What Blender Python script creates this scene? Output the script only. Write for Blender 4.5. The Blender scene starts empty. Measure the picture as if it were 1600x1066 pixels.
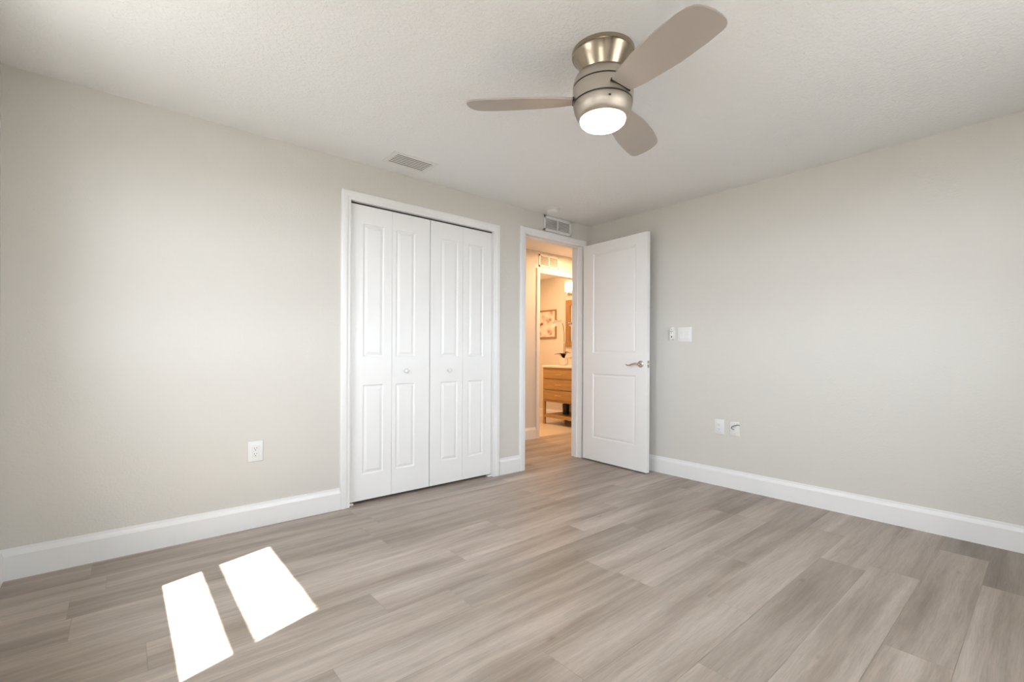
import bpy, bmesh, math, random
from mathutils import Vector, Matrix
R = math.radians
S = bpy.context.scene
COL = S.collection

# ------------------------------------------------------------------ camera
FPX, YAW, ROLL, CY = 722.23, 0.7046, 0.0048, 553.18
CAM_Z = 1.0223
cam_d = bpy.data.cameras.new('camera'); cam = bpy.data.objects.new('camera', cam_d); COL.objects.link(cam)
cam_d.sensor_fit = 'HORIZONTAL'; cam_d.sensor_width = 36.0
cam_d.lens = FPX / 1600 * 36.0
cam_d.shift_y = (CY - 533) / 1600
cam_d.clip_start = 0.02
_F = Vector((math.sin(YAW), math.cos(YAW), 0)); _R = Vector((math.cos(YAW), -math.sin(YAW), 0)); _U = Vector((0, 0, 1))
_R2 = _R * math.cos(ROLL) + _U * math.sin(ROLL); _U2 = _U * math.cos(ROLL) - _R * math.sin(ROLL)
m = Matrix((_R2, _U2, -_F)).transposed().to_4x4(); m.translation = (0, 0, CAM_Z)
cam.matrix_world = m
S.camera = cam

# ------------------------------------------------------------------ light and exposure
S.view_settings.view_transform = 'Standard'; S.view_settings.look = 'None'
S.view_settings.gamma = 1.0; S.view_settings.use_curve_mapping = False
S.view_settings.exposure = -0.29
SUN_STRENGTH = 46.0
SKY_STRENGTH = 25.0
w = bpy.data.worlds.new('sky'); S.world = w; w.use_nodes = True
wn = w.node_tree.nodes; wl = w.node_tree.links
bgd = wn['Background']; bgd.inputs['Color'].default_value = (0.90, 0.945, 1.03, 1); bgd.inputs['Strength'].default_value = SKY_STRENGTH
SUN_DIR = Vector((1.0, 0.33, -1.70)).normalized()
sl = bpy.data.lights.new('sun', 'SUN'); sl.energy = SUN_STRENGTH; sl.angle = R(0.5); sl.color = (1, 0.96, 0.90)
so = bpy.data.objects.new('sun', sl); COL.objects.link(so); so.rotation_euler = SUN_DIR.to_track_quat('-Z', 'Y').to_euler(); so.location = (-3, -1, 6)

def portal(loc, rot, sx, sy):
    l = bpy.data.lights.new('window_portal', 'AREA'); l.shape = 'RECTANGLE'; l.size = sx; l.size_y = sy; l.cycles.is_portal = True
    o = bpy.data.objects.new('window_portal', l); COL.objects.link(o); o.location = loc; o.rotation_euler = rot
    return o
def lamp(name, kind, loc, energy, color, size=0.1, rot=(0, 0, 0), sy=None):
    l = bpy.data.lights.new(name, kind); l.energy = energy; l.color = color
    if kind == 'AREA':
        l.size = size
        if sy: l.shape = 'RECTANGLE'; l.size_y = sy
    else: l.shadow_soft_size = size
    o = bpy.data.objects.new(name, l); COL.objects.link(o); o.location = loc; o.rotation_euler = rot
    return o

# ------------------------------------------------------------------ room dimensions
H = 2.30
XW, YW = 3.585, 3.034           # right wall face, closet wall face
XL, YB = -0.402, -0.60          # left wall face, rear wall face
WT = 0.12                       # partition thickness
YH0, YH1 = YW + WT, 4.08        # hall between these
YBA = YH1 + 0.11                # bathroom side of the bathroom door wall
XBA = 5.26                      # bathroom vanity wall
CL0, CL1, CLT = 1.168, 2.374, 2.040     # closet opening
DR0, DR1, DRT = 2.727, 3.472, 2.082     # bedroom doorway
BD0, BD1, BDT = 3.905, 4.66, 2.012      # bathroom doorway
W1 = (1.49, 2.36, 0.90, 2.05)    # window in the left wall: y0,y1,z0,z1
W3 = (-0.42, 0.42, 0.90, 2.05)  # unseen second left wall window, added to light the room
W2 = (1.25, 2.45, 0.90, 2.05)      # unseen rear wall window, added for fill light: x0,x1,z0,z1

# ------------------------------------------------------------------ helpers
def nm(name):
    mt = bpy.data.materials.new(name); mt.use_nodes = True
    return mt, mt.node_tree.nodes, mt.node_tree.links, mt.node_tree.nodes['Principled BSDF']
def srgb(r, g, b):
    f = lambda c: (c / 255 / 12.92) if c / 255 <= .04045 else ((c / 255 + .055) / 1.055) ** 2.4
    return (f(r), f(g), f(b), 1)
def simple(name, col, rough=0.5, metal=0.0, spec=None, **kw):
    mt, n, l, b = nm(name)
    b.inputs['Base Color'].default_value = col; b.inputs['Roughness'].default_value = rough; b.inputs['Metallic'].default_value = metal
    if spec is not None: b.inputs['Specular IOR Level'].default_value = spec
    # faint procedural tonal variation
    tc = n.new('ShaderNodeTexCoord'); no = n.new('ShaderNodeTexNoise'); no.inputs['Scale'].default_value = kw.get('vs', 6)
    mx = n.new('ShaderNodeMixRGB'); mx.blend_type = 'MULTIPLY'; mx.inputs[0].default_value = kw.get('var', .04)
    mx.inputs[1].default_value = col
    l.new(tc.outputs['Object'], no.inputs['Vector']); l.new(no.outputs['Fac'], mx.inputs[2]); l.new(mx.outputs[0], b.inputs['Base Color'])
    return mt
def bumpy(name, col, rough, scale, dist, strength, detail=4, thresh=None):
    mt, n, l, b = nm(name)
    b.inputs['Base Color'].default_value = col; b.inputs['Roughness'].default_value = rough
    b.inputs['Specular IOR Level'].default_value = 0.3
    tc = n.new('ShaderNodeTexCoord'); no = n.new('ShaderNodeTexNoise'); no.inputs['Scale'].default_value = scale; no.inputs['Detail'].default_value = detail
    l.new(tc.outputs['Object'], no.inputs['Vector'])
    src = no.outputs['Fac']
    if thresh:
        cr = n.new('ShaderNodeValToRGB'); cr.color_ramp.elements[0].position = thresh[0]; cr.color_ramp.elements[1].position = thresh[1]
        l.new(src, cr.inputs[0]); src = cr.outputs[0]
    bp = n.new('ShaderNodeBump'); bp.inputs['Distance'].default_value = dist; bp.inputs['Strength'].default_value = strength
    l.new(src, bp.inputs['Height']); l.new(bp.outputs[0], b.inputs['Normal'])
    return mt

M = {}
M['wall'] = bumpy('greige_wall_paint', (0.668, 0.640, 0.592, 1), 0.75, 95, 0.003, 0.45, 3)
M['ceiling'] = bumpy('white_textured_ceiling', (0.86, 0.858, 0.85, 1), 0.85, 75, 0.004, 0.38, 4, (0.40, 0.64))
M['bathwall'] = bumpy('bathroom_wall_paint', (0.72, 0.67, 0.60, 1), 0.7, 95, 0.002, 0.3, 3)
M['trim'] = simple('white_trim_paint', (0.85, 0.842, 0.83, 1), 0.35, var=.02)
M['door'] = simple('white_door_paint', (0.88, 0.872, 0.86, 1), 0.38, var=.02)
M['plastic'] = simple('white_plastic', (0.80, 0.79, 0.77, 1), 0.35, var=.02)
M['slot'] = simple('dark_slot', (0.03, 0.028, 0.026, 1), 0.6)
M['black'] = simple('black_rubber', (0.015, 0.014, 0.014, 1), 0.5)
M['duct'] = simple('dark_duct', (0.30, 0.275, 0.235, 1), 0.8)  # darker tone painted for the shade behind wall louvres
M['ext'] = simple('exterior_stucco', (0.55, 0.52, 0.47, 1), 0.9)
M['ductdark'] = simple('vent_shadow_metal', (0.10, 0.09, 0.075, 1), 0.8)  # dark tone painted for the shade between ceiling vent slats
M['pipe'] = simple('aluminium', (0.62, 0.62, 0.62, 1), 0.35, 0.9)
M['chrome'] = simple('satin_chrome', (0.66, 0.62, 0.57, 1), 0.25, 1.0)
M['brass'] = simple('brass_pull', (0.85, 0.66, 0.36, 1), 0.25, 1.0)
M['counter'] = simple('cream_counter', (0.80, 0.76, 0.70, 1), 0.25)
M['petal'] = simple('orchid_petal', (0.88, 0.86, 0.82, 1), 0.5)
M['leafdark'] = simple('orchid_leaf', (0.055, 0.03, 0.012, 1), 0.35)
M['stem'] = simple('orchid_stem', (0.25, 0.13, 0.04, 1), 0.5)
M['bin'] = simple('dark_bin', (0.02, 0.022, 0.025, 1), 0.4)
M['ceramic'] = simple('pale_ceramic', (0.75, 0.70, 0.62, 1), 0.15)
M['mirror'] = simple('mirror_glass', (0.85, 0.85, 0.85, 1), 0.02, 1.0, var=0.0)

def nickel():
    mt, n, l, b = nm('brushed_nickel')
    b.inputs['Metallic'].default_value = 1.0; b.inputs['Roughness'].default_value = 0.34
    b.inputs['Anisotropic'].default_value = 0.75
    tg = n.new('ShaderNodeTangent'); tg.direction_type = 'RADIAL'; tg.axis = 'Z'; l.new(tg.outputs[0], b.inputs['Tangent'])
    tc = n.new('ShaderNodeTexCoord'); mp = n.new('ShaderNodeMapping'); mp.inputs['Scale'].default_value = (3, 3, 500)
    no = n.new('ShaderNodeTexNoise'); no.inputs['Scale'].default_value = 2.0
    cr = n.new('ShaderNodeValToRGB'); cr.color_ramp.elements[0].color = (0.50, 0.45, 0.38, 1); cr.color_ramp.elements[1].color = (0.66, 0.60, 0.53, 1)
    l.new(tc.outputs['Object'], mp.inputs[0]); l.new(mp.outputs[0], no.inputs['Vector']); l.new(no.outputs['Fac'], cr.inputs[0]); l.new(cr.outputs[0], b.inputs['Base Color'])
    return mt
M['nickel'] = nickel()
M['canopy'] = nickel(); M['canopy'].name = 'polished_nickel'
M['canopy'].node_tree.nodes['Principled BSDF'].inputs['Roughness'].default_value = 0.20
for q, c in zip(M['canopy'].node_tree.nodes['Color Ramp'].color_ramp.elements, ((0.33, 0.275, 0.20, 1), (0.44, 0.375, 0.29, 1))): q.color = c
M['kit'] = nickel(); M['kit'].name = 'satin_nickel'
M['kit'].node_tree.nodes['Principled BSDF'].inputs['Roughness'].default_value = 0.42
for q, c in zip(M['kit'].node_tree.nodes['Color Ramp'].color_ramp.elements, ((0.36, 0.315, 0.265, 1), (0.46, 0.405, 0.345, 1))): q.color = c
M['blade'] = simple('taupe_blade', (0.44, 0.39, 0.345, 1), 0.42, 0.0, var=.05)

def emit(name, col, st):
    mt, n, l, b = nm(name); b.inputs['Base Color'].default_value = (0.9, 0.9, 0.9, 1)
    b.inputs['Emission Color'].default_value = col; b.inputs['Emission Strength'].default_value = st
    return mt
M['lampglass'] = emit('lit_opal_glass', (1.0, 0.80, 0.66, 1), 26.0)
M['shade'] = emit('lit_sconce_glass', (1.0, 0.66, 0.38, 1), 6.0)

def glass():
    mt, n, l, b = nm('window_glass'); out = n['Material Output']
    tr = n.new('ShaderNodeBsdfTransparent'); tr.inputs[0].default_value = (0.93, 0.95, 0.95, 1)
    gl = n.new('ShaderNodeBsdfGlossy'); gl.inputs['Roughness'].default_value = 0.0
    mx = n.new('ShaderNodeMixShader'); mx.inputs[0].default_value = 0.04; l.new(tr.outputs[0], mx.inputs[1]); l.new(gl.outputs[0], mx.inputs[2]); l.new(mx.outputs[0], out.inputs[0])
    return mt
M['glass'] = glass()

def bounce_ground():
    mt, n, l, b = nm('lawn_grass'); b.inputs['Roughness'].default_value = 0.9
    tc = n.new('ShaderNodeTexCoord'); no = n.new('ShaderNodeTexNoise'); no.inputs['Scale'].default_value = 3; no.inputs['Detail'].default_value = 8
    cr = n.new('ShaderNodeValToRGB'); cr.color_ramp.elements[0].color = (0.17, 0.155, 0.14, 1); cr.color_ramp.elements[1].color = (0.26, 0.24, 0.22, 1)
    l.new(tc.outputs['Object'], no.inputs['Vector']); l.new(no.outputs['Fac'], cr.inputs[0]); l.new(cr.outputs[0], b.inputs['Base Color'])
    return mt
M['grass'] = bounce_ground()

def wood_floor():
    mt, n, l, b = nm('grey_oak_planks')
    b.inputs['Roughness'].default_value = 0.42; b.inputs['Specular IOR Level'].default_value = 0.5
    geo = n.new('ShaderNodeTexCoord'); at = n.new('ShaderNodeAttribute'); at.attribute_name = 'plank'
    sp = n.new('ShaderNodeSeparateColor'); l.new(at.outputs['Color'], sp.inputs[0])
    cb = n.new('ShaderNodeCombineXYZ')
    for i, k in enumerate((41.0, 23.0)):
        mu = n.new('ShaderNodeMath'); mu.operation = 'MULTIPLY'; mu.inputs[1].default_value = k; l.new(sp.outputs[1 + i], mu.inputs[0]); l.new(mu.outputs[0], cb.inputs[i])
    ad = n.new('ShaderNodeVectorMath'); ad.operation = 'ADD'; l.new(geo.outputs['Object'], ad.inputs[0]); l.new(cb.outputs[0], ad.inputs[1])
    # wobble
    wob = n.new('ShaderNodeTexNoise'); wob.inputs['Scale'].default_value = 2.2; l.new(ad.outputs[0], wob.inputs['Vector'])
    ws = n.new('ShaderNodeVectorMath'); ws.operation = 'MULTIPLY_ADD'; ws.inputs[1].default_value = (0.0, 0.035, 0); l.new(wob.outputs['Color'], ws.inputs[0]); l.new(ad.outputs[0], ws.inputs[2])
    def nz(scale, detail, rough=0.55):
        mp = n.new('ShaderNodeMapping'); mp.inputs['Scale'].default_value = scale; l.new(ws.outputs[0], mp.inputs[0])
        no = n.new('ShaderNodeTexNoise'); no.inputs['Scale'].default_value = 1.0; no.inputs['Detail'].default_value = detail; no.inputs['Roughness'].default_value = rough
        l.new(mp.outputs[0], no.inputs['Vector']); return no.outputs['Fac']
    big = nz((0.75, 9, 1), 3); mid = nz((1.5, 34, 1), 5, .6); fine = nz((10, 190, 1), 5, .68); blot = nz((1.1, 4.0, 1), 2)
    def ramp(src, p0, c0, p1, c1, extra=None):
        cr = n.new('ShaderNodeValToRGB'); e = cr.color_ramp.elements; e[0].position = p0; e[0].color = c0; e[1].position = p1; e[1].color = c1
        if extra:
            q = e.new(extra[0]); q.color = extra[1]
        l.new(src, cr.inputs[0]); return cr.outputs[0]
    g = lambda v: (v, v, v, 1)
    base = ramp(big, .26, FL_DARK, .62, FL_LIGHT, (.45, FL_MID))
    def mul(a, c, f=1.0):
        mx = n.new('ShaderNodeMixRGB'); mx.blend_type = 'MULTIPLY'; mx.inputs[0].default_value = f; l.new(a, mx.inputs[1]); l.new(c, mx.inputs[2]); return mx.outputs[0]
    c = mul(base, ramp(mid, .30, g(.86), .60, g(1.04)))
    c = mul(c, ramp(fine, .28, g(.82), .60, g(1.04)))
    c = mul(c, ramp(blot, .32, (.86, .845, .82, 1), .58, (1.06, 1.06, 1.06, 1)))
    c = mul(c, ramp(sp.outputs[0], 0, (.66, .65, .63, 1), 1, (1.12, 1.12, 1.12, 1)))
    # knots
    mp = n.new('ShaderNodeMapping'); mp.inputs['Scale'].default_value = (3.2, 7.5, 1); l.new(ws.outputs[0], mp.inputs[0])
    vo = n.new('ShaderNodeTexVoronoi'); vo.inputs['Scale'].default_value = 1.0; vo.inputs['Randomness'].default_value = 1.0; l.new(mp.outputs[0], vo.inputs['Vector'])
    c = mul(c, ramp(vo.outputs['Distance'], .015, (.52, .48, .43, 1), .10, g(1.0)), .55)
    l.new(c, b.inputs['Base Color'])
    bp = n.new('ShaderNodeBump'); bp.inputs['Distance'].default_value = 0.0006; bp.inputs['Strength'].default_value = 0.35; l.new(fine, bp.inputs['Height']); l.new(bp.outputs[0], b.inputs['Normal'])
    return mt
FL_DARK = (0.250, 0.200, 0.162, 1); FL_MID = (0.365, 0.306, 0.258, 1); FL_LIGHT = (0.450, 0.388, 0.336, 1)
M['floor'] = wood_floor()

def tile():
    mt, n, l, b = nm('beige_floor_tile'); b.inputs['Roughness'].default_value = 0.3
    tc = n.new('ShaderNodeTexCoord'); br = n.new('ShaderNodeTexBrick'); br.offset = 0.5
    br.inputs['Scale'].default_value = 1.0; br.inputs['Brick Width'].default_value = 0.6; br.inputs['Row Height'].default_value = 0.3; br.inputs['Mortar Size'].default_value = 0.003
    br.inputs['Color1'].default_value = (0.62, 0.54, 0.43, 1); br.inputs['Color2'].default_value = (0.58, 0.5, 0.4, 1); br.inputs['Mortar'].default_value = (0.42, 0.36, 0.28, 1)
    l.new(tc.outputs['Object'], br.inputs['Vector']); l.new(br.outputs[0], b.inputs['Base Color']); return mt
M['tile'] = tile()

def oak(name, c0, c1, axis=(1, 12, 60)):
    mt, n, l, b = nm(name); b.inputs['Roughness'].default_value = 0.4
    tc = n.new('ShaderNodeTexCoord'); mp = n.new('ShaderNodeMapping'); mp.inputs['Scale'].default_value = axis
    no = n.new('ShaderNodeTexNoise'); no.inputs['Scale'].default_value = 1.5; no.inputs['Detail'].default_value = 5
    cr = n.new('ShaderNodeValToRGB'); cr.color_ramp.elements[0].position = .3; cr.color_ramp.elements[0].color = c0; cr.color_ramp.elements[1].position = .7; cr.color_ramp.elements[1].color = c1
    l.new(tc.outputs['Object'], mp.inputs[0]); l.new(mp.outputs[0], no.inputs['Vector']); l.new(no.outputs['Fac'], cr.inputs[0]); l.new(cr.outputs[0], b.inputs['Base Color'])
    return mt
M['oak'] = oak('vanity_oak', (0.38, 0.22, 0.075, 1), (0.48, 0.295, 0.11, 1), (12, 2, 50))
M['frameoak'] = oak('frame_oak', (0.30, 0.165, 0.06, 1), (0.40, 0.23, 0.09, 1), (20, 20, 4))

def print_art():
    mt, n, l, b = nm('floral_print'); b.inputs['Roughness'].default_value = 0.5
    tc = n.new('ShaderNodeTexCoord'); no = n.new('ShaderNodeTexNoise'); no.inputs['Scale'].default_value = 9; no.inputs['Detail'].default_value = 3
    l.new(tc.outputs['Object'], no.inputs['Vector'])
    vo = n.new('ShaderNodeTexVoronoi'); vo.inputs['Scale'].default_value = 9
    mx = n.new('ShaderNodeVectorMath'); mx.operation = 'MULTIPLY_ADD'; mx.inputs[1].default_value = (.12, .12, .12); l.new(no.outputs['Color'], mx.inputs[0]); l.new(tc.outputs['Object'], mx.inputs[2]); l.new(mx.outputs[0], vo.inputs['Vector'])
    cr = n.new('ShaderNodeValToRGB'); e = cr.color_ramp.elements
    e[0].position = .05; e[0].color = (0.10, 0.03, 0.02, 1); e[1].position = .6; e[1].color = (0.80, 0.74, 0.66, 1)
    q = e.new(.16); q.color = (0.40, 0.22, 0.18, 1); q = e.new(.34); q.color = (0.66, 0.52, 0.47, 1)
    l.new(vo.outputs['Distance'], cr.inputs[0]); l.new(cr.outputs[0], b.inputs['Base Color']); return mt
M['print'] = print_art()

def link(name, bm, mat, parent=None, smooth=False, loc=None, rot=None, angle=35):
    bmesh.ops.recalc_face_normals(bm, faces=bm.faces[:])
    me = bpy.data.meshes.new(name); bm.to_mesh(me); bm.free()
    o = bpy.data.objects.new(name, me); COL.objects.link(o)
    if mat is not None: me.materials.append(M[mat] if isinstance(mat, str) else mat)
    if smooth:
        me.polygons.foreach_set('use_smooth', [True] * len(me.polygons))
        me.set_sharp_from_angle(angle=R(angle))
    if loc is not None: o.location = loc
    if rot is not None: o.rotation_euler = rot
    if parent is not None: o.parent = parent
    return o
def box(bm, x0, x1, y0, y1, z0, z1, bev=0.0, seg=2, mtx=None):
    r = bmesh.ops.create_cube(bm, size=1.0)
    vs = r['verts']
    for v in vs:
        v.co.x = x0 if v.co.x < 0 else x1; v.co.y = y0 if v.co.y < 0 else y1; v.co.z = z0 if v.co.z < 0 else z1
    if bev:
        es = list({e for v in vs for e in v.link_edges})
        rr = bmesh.ops.bevel(bm, geom=es, offset=bev, segments=seg, affect='EDGES', profile=0.5)
        vs = list({v for f in rr['faces'] for v in f.verts} | {v for v in vs if v.is_valid})
    if mtx is not None:
        bmesh.ops.transform(bm, matrix=mtx, verts=vs)
    return vs
def bx(name, mat, dims, parent=None, bev=0.0, smooth=False):
    bm = bmesh.new(); box(bm, *dims, bev=bev); return link(name, bm, mat, parent, smooth)
def lathe(bm, prof, n=64, center=(0, 0, 0)):
    rings = []
    for r, z in prof:
        if r < 1e-6: rings.append([bm.verts.new((center[0], center[1], center[2] + z))])
        else: rings.append([bm.verts.new((center[0] + r * math.cos(2 * math.pi * i / n), center[1] + r * math.sin(2 * math.pi * i / n), center[2] + z)) for i in range(n)])
    for a, b in zip(rings, rings[1:]):
        for i in range(n):
            j = (i + 1) % n
            if len(a) == 1 and len(b) == 1: continue
            if len(a) == 1: bm.faces.new((a[0], b[i], b[j]))
            elif len(b) == 1: bm.faces.new((a[i], a[j], b[0]))
            else: bm.faces.new((a[i], a[j], b[j], b[i]))
def tube(bm, pts, rad, n=10):
    pts = [Vector(p) for p in pts]; rings = []
    rs = rad if isinstance(rad, (list, tuple)) else [rad] * len(pts)
    up = Vector((0, 0, 1))
    for i, p in enumerate(pts):
        t = (pts[min(i + 1, len(pts) - 1)] - pts[max(i - 1, 0)]).normalized()
        a = t.cross(up); a = a.normalized() if a.length > 1e-3 else t.cross(Vector((1, 0, 0))).normalized()
        b2 = t.cross(a).normalized()
        rings.append([bm.verts.new(p + (a * math.cos(2 * math.pi * k / n) + b2 * math.sin(2 * math.pi * k / n)) * rs[i]) for k in range(n)])
    for a, b in zip(rings, rings[1:]):
        for k in range(n): bm.faces.new((a[k], a[(k + 1) % n], b[(k + 1) % n], b[k]))
    bm.faces.new(rings[0]); bm.faces.new(rings[-1])
def spline(pts, n=8):
    pts = [Vector(p) for p in pts]; out = []
    for i in range(len(pts) - 1):
        p0 = pts[max(i - 1, 0)]; p1 = pts[i]; p2 = pts[i + 1]; p3 = pts[min(i + 2, len(pts) - 1)]
        for k in range(n):
            t = k / n; out.append(0.5 * ((2 * p1) + (p2 - p0) * t + (2 * p0 - 5 * p1 + 4 * p2 - p3) * t * t + (3 * p1 - p0 - 3 * p2 + p3) * t ** 3))
    out.append(pts[-1]); return out
def tag(o, label=None, cat=None, group=None, kind=None):
    if label: o['label'] = label
    if cat: o['category'] = cat
    if group: o['group'] = group
    if kind: o['kind'] = kind
    return o
def struct(o, label=None, cat=None):
    return tag(o, label, cat, kind='structure')
def empty(name, loc=(0, 0, 0), rot=(0, 0, 0)):
    o = bpy.data.objects.new(name, None); COL.objects.link(o); o.location = loc; o.rotation_euler = rot; o.empty_display_size = 0.05
    return o

# ------------------------------------------------------------------ shell
def wall_with_holes(name, axis, a, b, u0, u1, z0, z1, holes, mat, label):
    """axis 'x': wall thickness from x=a..b, runs along y; 'y': thickness y=a..b, runs along x. One mesh of cells around the holes."""
    us = sorted({u0, u1} | {h for q in holes for h in q[:2]}); zs = sorted({z0, z1} | {h for q in holes for h in q[2:]})
    bm = bmesh.new(); V = {}
    def vert(t, u, z):
        k = (round(t, 5), round(u, 5), round(z, 5))
        if k not in V: V[k] = bm.verts.new((t, u, z) if axis == 'x' else (u, t, z))
        return V[k]
    solid = lambda i, j: 0 <= i < len(us) - 1 and 0 <= j < len(zs) - 1 and not any(us[i] >= q[0] - 1e-6 and us[i + 1] <= q[1] + 1e-6 and zs[j] >= q[2] - 1e-6 and zs[j + 1] <= q[3] + 1e-6 for q in holes)
    for i in range(len(us) - 1):
        for j in range(len(zs) - 1):
            if not solid(i, j): continue
            ua, ub, za, zb = us[i], us[i + 1], zs[j], zs[j + 1]
            for t in (a, b): bm.faces.new([vert(t, ua, za), vert(t, ub, za), vert(t, ub, zb), vert(t, ua, zb)])
            if not solid(i - 1, j): bm.faces.new([vert(a, ua, za), vert(b, ua, za), vert(b, ua, zb), vert(a, ua, zb)])
            if not solid(i + 1, j): bm.faces.new([vert(a, ub, za), vert(b, ub, za), vert(b, ub, zb), vert(a, ub, zb)])
            if not solid(i, j - 1): bm.faces.new([vert(a, ua, za), vert(b, ua, za), vert(b, ub, za), vert(a, ub, za)])
            if not solid(i, j + 1): bm.faces.new([vert(a, ua, zb), vert(b, ua, zb), vert(b, ub, zb), vert(a, ub, zb)])
    return struct(link(name, bm, mat), label, 'wall')

wall_with_holes('wall_closet', 'y', YW, YH0, XL - .2, 5.4, 0, H, [(CL0 - .012, CL1 + .012, 0, CLT + .012), (DR0 - .015, DR1 + .015, 0, DRT + .015)], 'wall', 'greige wall holding the closet and the doorway')
wall_with_holes('wall_right', 'x', XW, XW + .12, YB - .2, YW - .001, 0, H, [], 'wall', 'greige wall with the light switch, behind the open door')
wall_with_holes('wall_left', 'x', XL - .2, XL, YB - .2, YW - .001, 0, H, [W1, W3], 'wall', 'greige outer wall with the sunny window')
wall_with_holes('wall_back', 'y', YB - .2, YB, XL + .001, XW - .001, 0, H, [W2], 'wall', 'greige outer wall behind the camera')
wall_with_holes('wall_hall', 'y', YH1, YBA, 2.62, 5.4, 0, H, [(BD0 - .012, BD1 + .012, 0, BDT + .012)], 'wall', 'hall wall with the bathroom doorway')
struct(bx('wall_hall_end', 'wall', (5.4, 5.5, YW, YBA, 0, H)), 'end wall of the hall', 'wall')
struct(bx('wall_bathroom', 'bathwall', (XBA, XBA + .1, YBA + .001, 5.8, 0, H)), 'bathroom wall behind the vanity', 'wall')
struct(bx('wall_bathroom_rear', 'bathwall', (3.2, XBA, 5.8, 5.9, 0, H)), 'rear wall of the bathroom', 'wall')
struct(bx('wall_bathroom_left', 'bathwall', (3.2, 3.3, YBA + .001, 5.8, 0, H)), 'side wall of the bathroom', 'wall')
# closet box
wall_with_holes('wall_closet_inside', 'y', 3.78, 3.86, 0.95, 2.62, 0, H, [], 'wall', 'rear wall inside the closet')
struct(bx('wall_closet_left', 'wall', (0.87, 0.95, YH0 + .001, 3.86, 0, H)), 'side wall inside the closet', 'wall')
struct(bx('wall_closet_right', 'wall', (2.54, 2.62, YH0 + .001, YH1, 0, H)), 'wall between closet and hall', 'wall')
struct(bx('ceiling', 'ceiling', (XL - .2, XW + .12, YB - .2, YH0, H, H + .15)), 'white textured ceiling', 'ceiling')
struct(bx('ceiling_hall', 'ceiling', (0.87, 5.5, YH0, YBA, 2.275, H + .15)), 'hall ceiling', 'ceiling')
struct(bx('ceiling_bathroom', 'ceiling', (3.2, XBA + .1, YBA, 5.9, 2.235, H + .15)), 'low bathroom ceiling', 'ceiling')
# unseen eave added outside to keep direct sun out of the rear window
struct(bx('roof_eave', 'ext', (XL - .9, XW + .5, YB - 1.0, YB - .2, H + .02, H + .12)), 'roof overhang outside the rear wall', 'roof')

# floor of planks, one mesh
def floor():
    rnd = random.Random(11)
    bm = bmesh.new(); lay = bm.loops.layers.float_color.new('plank')
    x0, x1, y0, y1 = XL - .2, 5.4, YB - .2, YH1 + .045
    W, L, off = 0.186, 1.235, 0.024
    known = {3: 2.705, 7: 3.00, 8: 1.092, 11: 1.72, 12: 1.10, 1: 3.305, 0: 2.94, 10: 0.075, 13: -.15, 4: 1.9, 5: 2.35, 6: .55, 9: 2.05, 2: 1.55}
    tint = {(8, 0): .42, (1, 0): .08, (0, 0): .14, (3, -1): .38, (3, 0): .8, (7, 0): .30, (11, 0): .6, (12, 0): .5, (13, 0): .4, (2, 0): .7, (4, 0): .85}
    k0 = int(math.floor((y0 - off) / W)); k1 = int(math.ceil((y1 - off) / W))
    for k in range(k0, k1):
        a, b = max(y0, off + k * W), min(y1, off + (k + 1) * W)
        j = known.get(k, rnd.uniform(0, L)); base = j
        while j > x0: j -= L
        while j < x1:
            p, q = max(j, x0), min(j + L, x1)
            idx = round((j - base) / L)
            t = tint.get((k, idx), rnd.uniform(.58, .95))
            c = (t, rnd.random(), rnd.random(), 1)
            g = 0.0006
            if q - p > .01 and b - a > .005:
                f = bm.faces.new([bm.verts.new(v) for v in ((p + g, a + g, 0), (q - g, a + g, 0), (q - g, b - g, 0), (p + g, b - g, 0))])
                for lp in f.loops: lp[lay] = c
            j += L
    for v in ((x0, x1, y0, y1),):
        f = bm.faces.new([bm.verts.new(u) for u in ((x0, y0, -.0015), (x1, y0, -.0015), (x1, y1, -.0015), (x0, y1, -.0015))])
        for lp in f.loops: lp[lay] = (0, .5, .5, 1)
        box(bm, x0, x1, y0, y1, -.1, -.002)
    o = link('floor', bm, 'floor')
    return struct(o, 'grey-brown oak plank floor', 'floor')
floor()
struct(bx('floor_bathroom', 'tile', (3.2, XBA + .1, YH1 + .045, 5.9, -.1, 0.001)), 'beige tiled bathroom floor', 'floor')
# unseen ground outside, grey tone set for its bounce into the room
bm = bmesh.new(); box(bm, -40, XL - .2, -40, 40, -.35, -.25); box(bm, XL - .2, 40, -40, YB - .2, -.35, -.25); box(bm, XL - .2, 40, YB - .2, 40, -.35, -.25)
struct(link('ground_outside', bm, 'grass'), 'lawn outside the windows', 'ground')

# ------------------------------------------------------------------ baseboards and casings
BB = [(0.014, 0.0), (0.014, 0.108), (0.011, 0.118), (0.0065, 0.128), (0.005, 0.14), (0.0, 0.14)]
def baseboard(name, p0, p1, nrm, label, m0=0, m1=0):
    """profile swept from p0 to p1, nrm points into the room; m0/m1: mitre sign at ends."""
    p0 = Vector((*p0, 0)); p1 = Vector((*p1, 0)); nv = Vector((*nrm, 0)); d = (p1 - p0).normalized()
    bm = bmesh.new(); A = []; B = []
    for t, z in BB + [(0.0, 0.0)]:
        A.append(bm.verts.new(p0 + nv * t + d * t * m0 + Vector((0, 0, z)))); B.append(bm.verts.new(p1 + nv * t - d * t * m1 + Vector((0, 0, z))))
    for i in range(len(A)):
        j = (i + 1) % len(A); bm.faces.new((A[i], A[j], B[j], B[i]))
    bm.faces.new(A); bm.faces.new(B)
    return struct(link(name, bm, 'trim'), label, 'baseboard')
CW = 0.064
baseboard('baseboard_closet_wall', (XL, YW), (CL0 - CW, YW), (0, -1), 'long white baseboard left of the closet', 1, 0)
baseboard('baseboard_between_doors', (CL1 + CW, YW), (DR0 - CW, YW), (0, -1), 'short white baseboard between closet and doorway')
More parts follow.
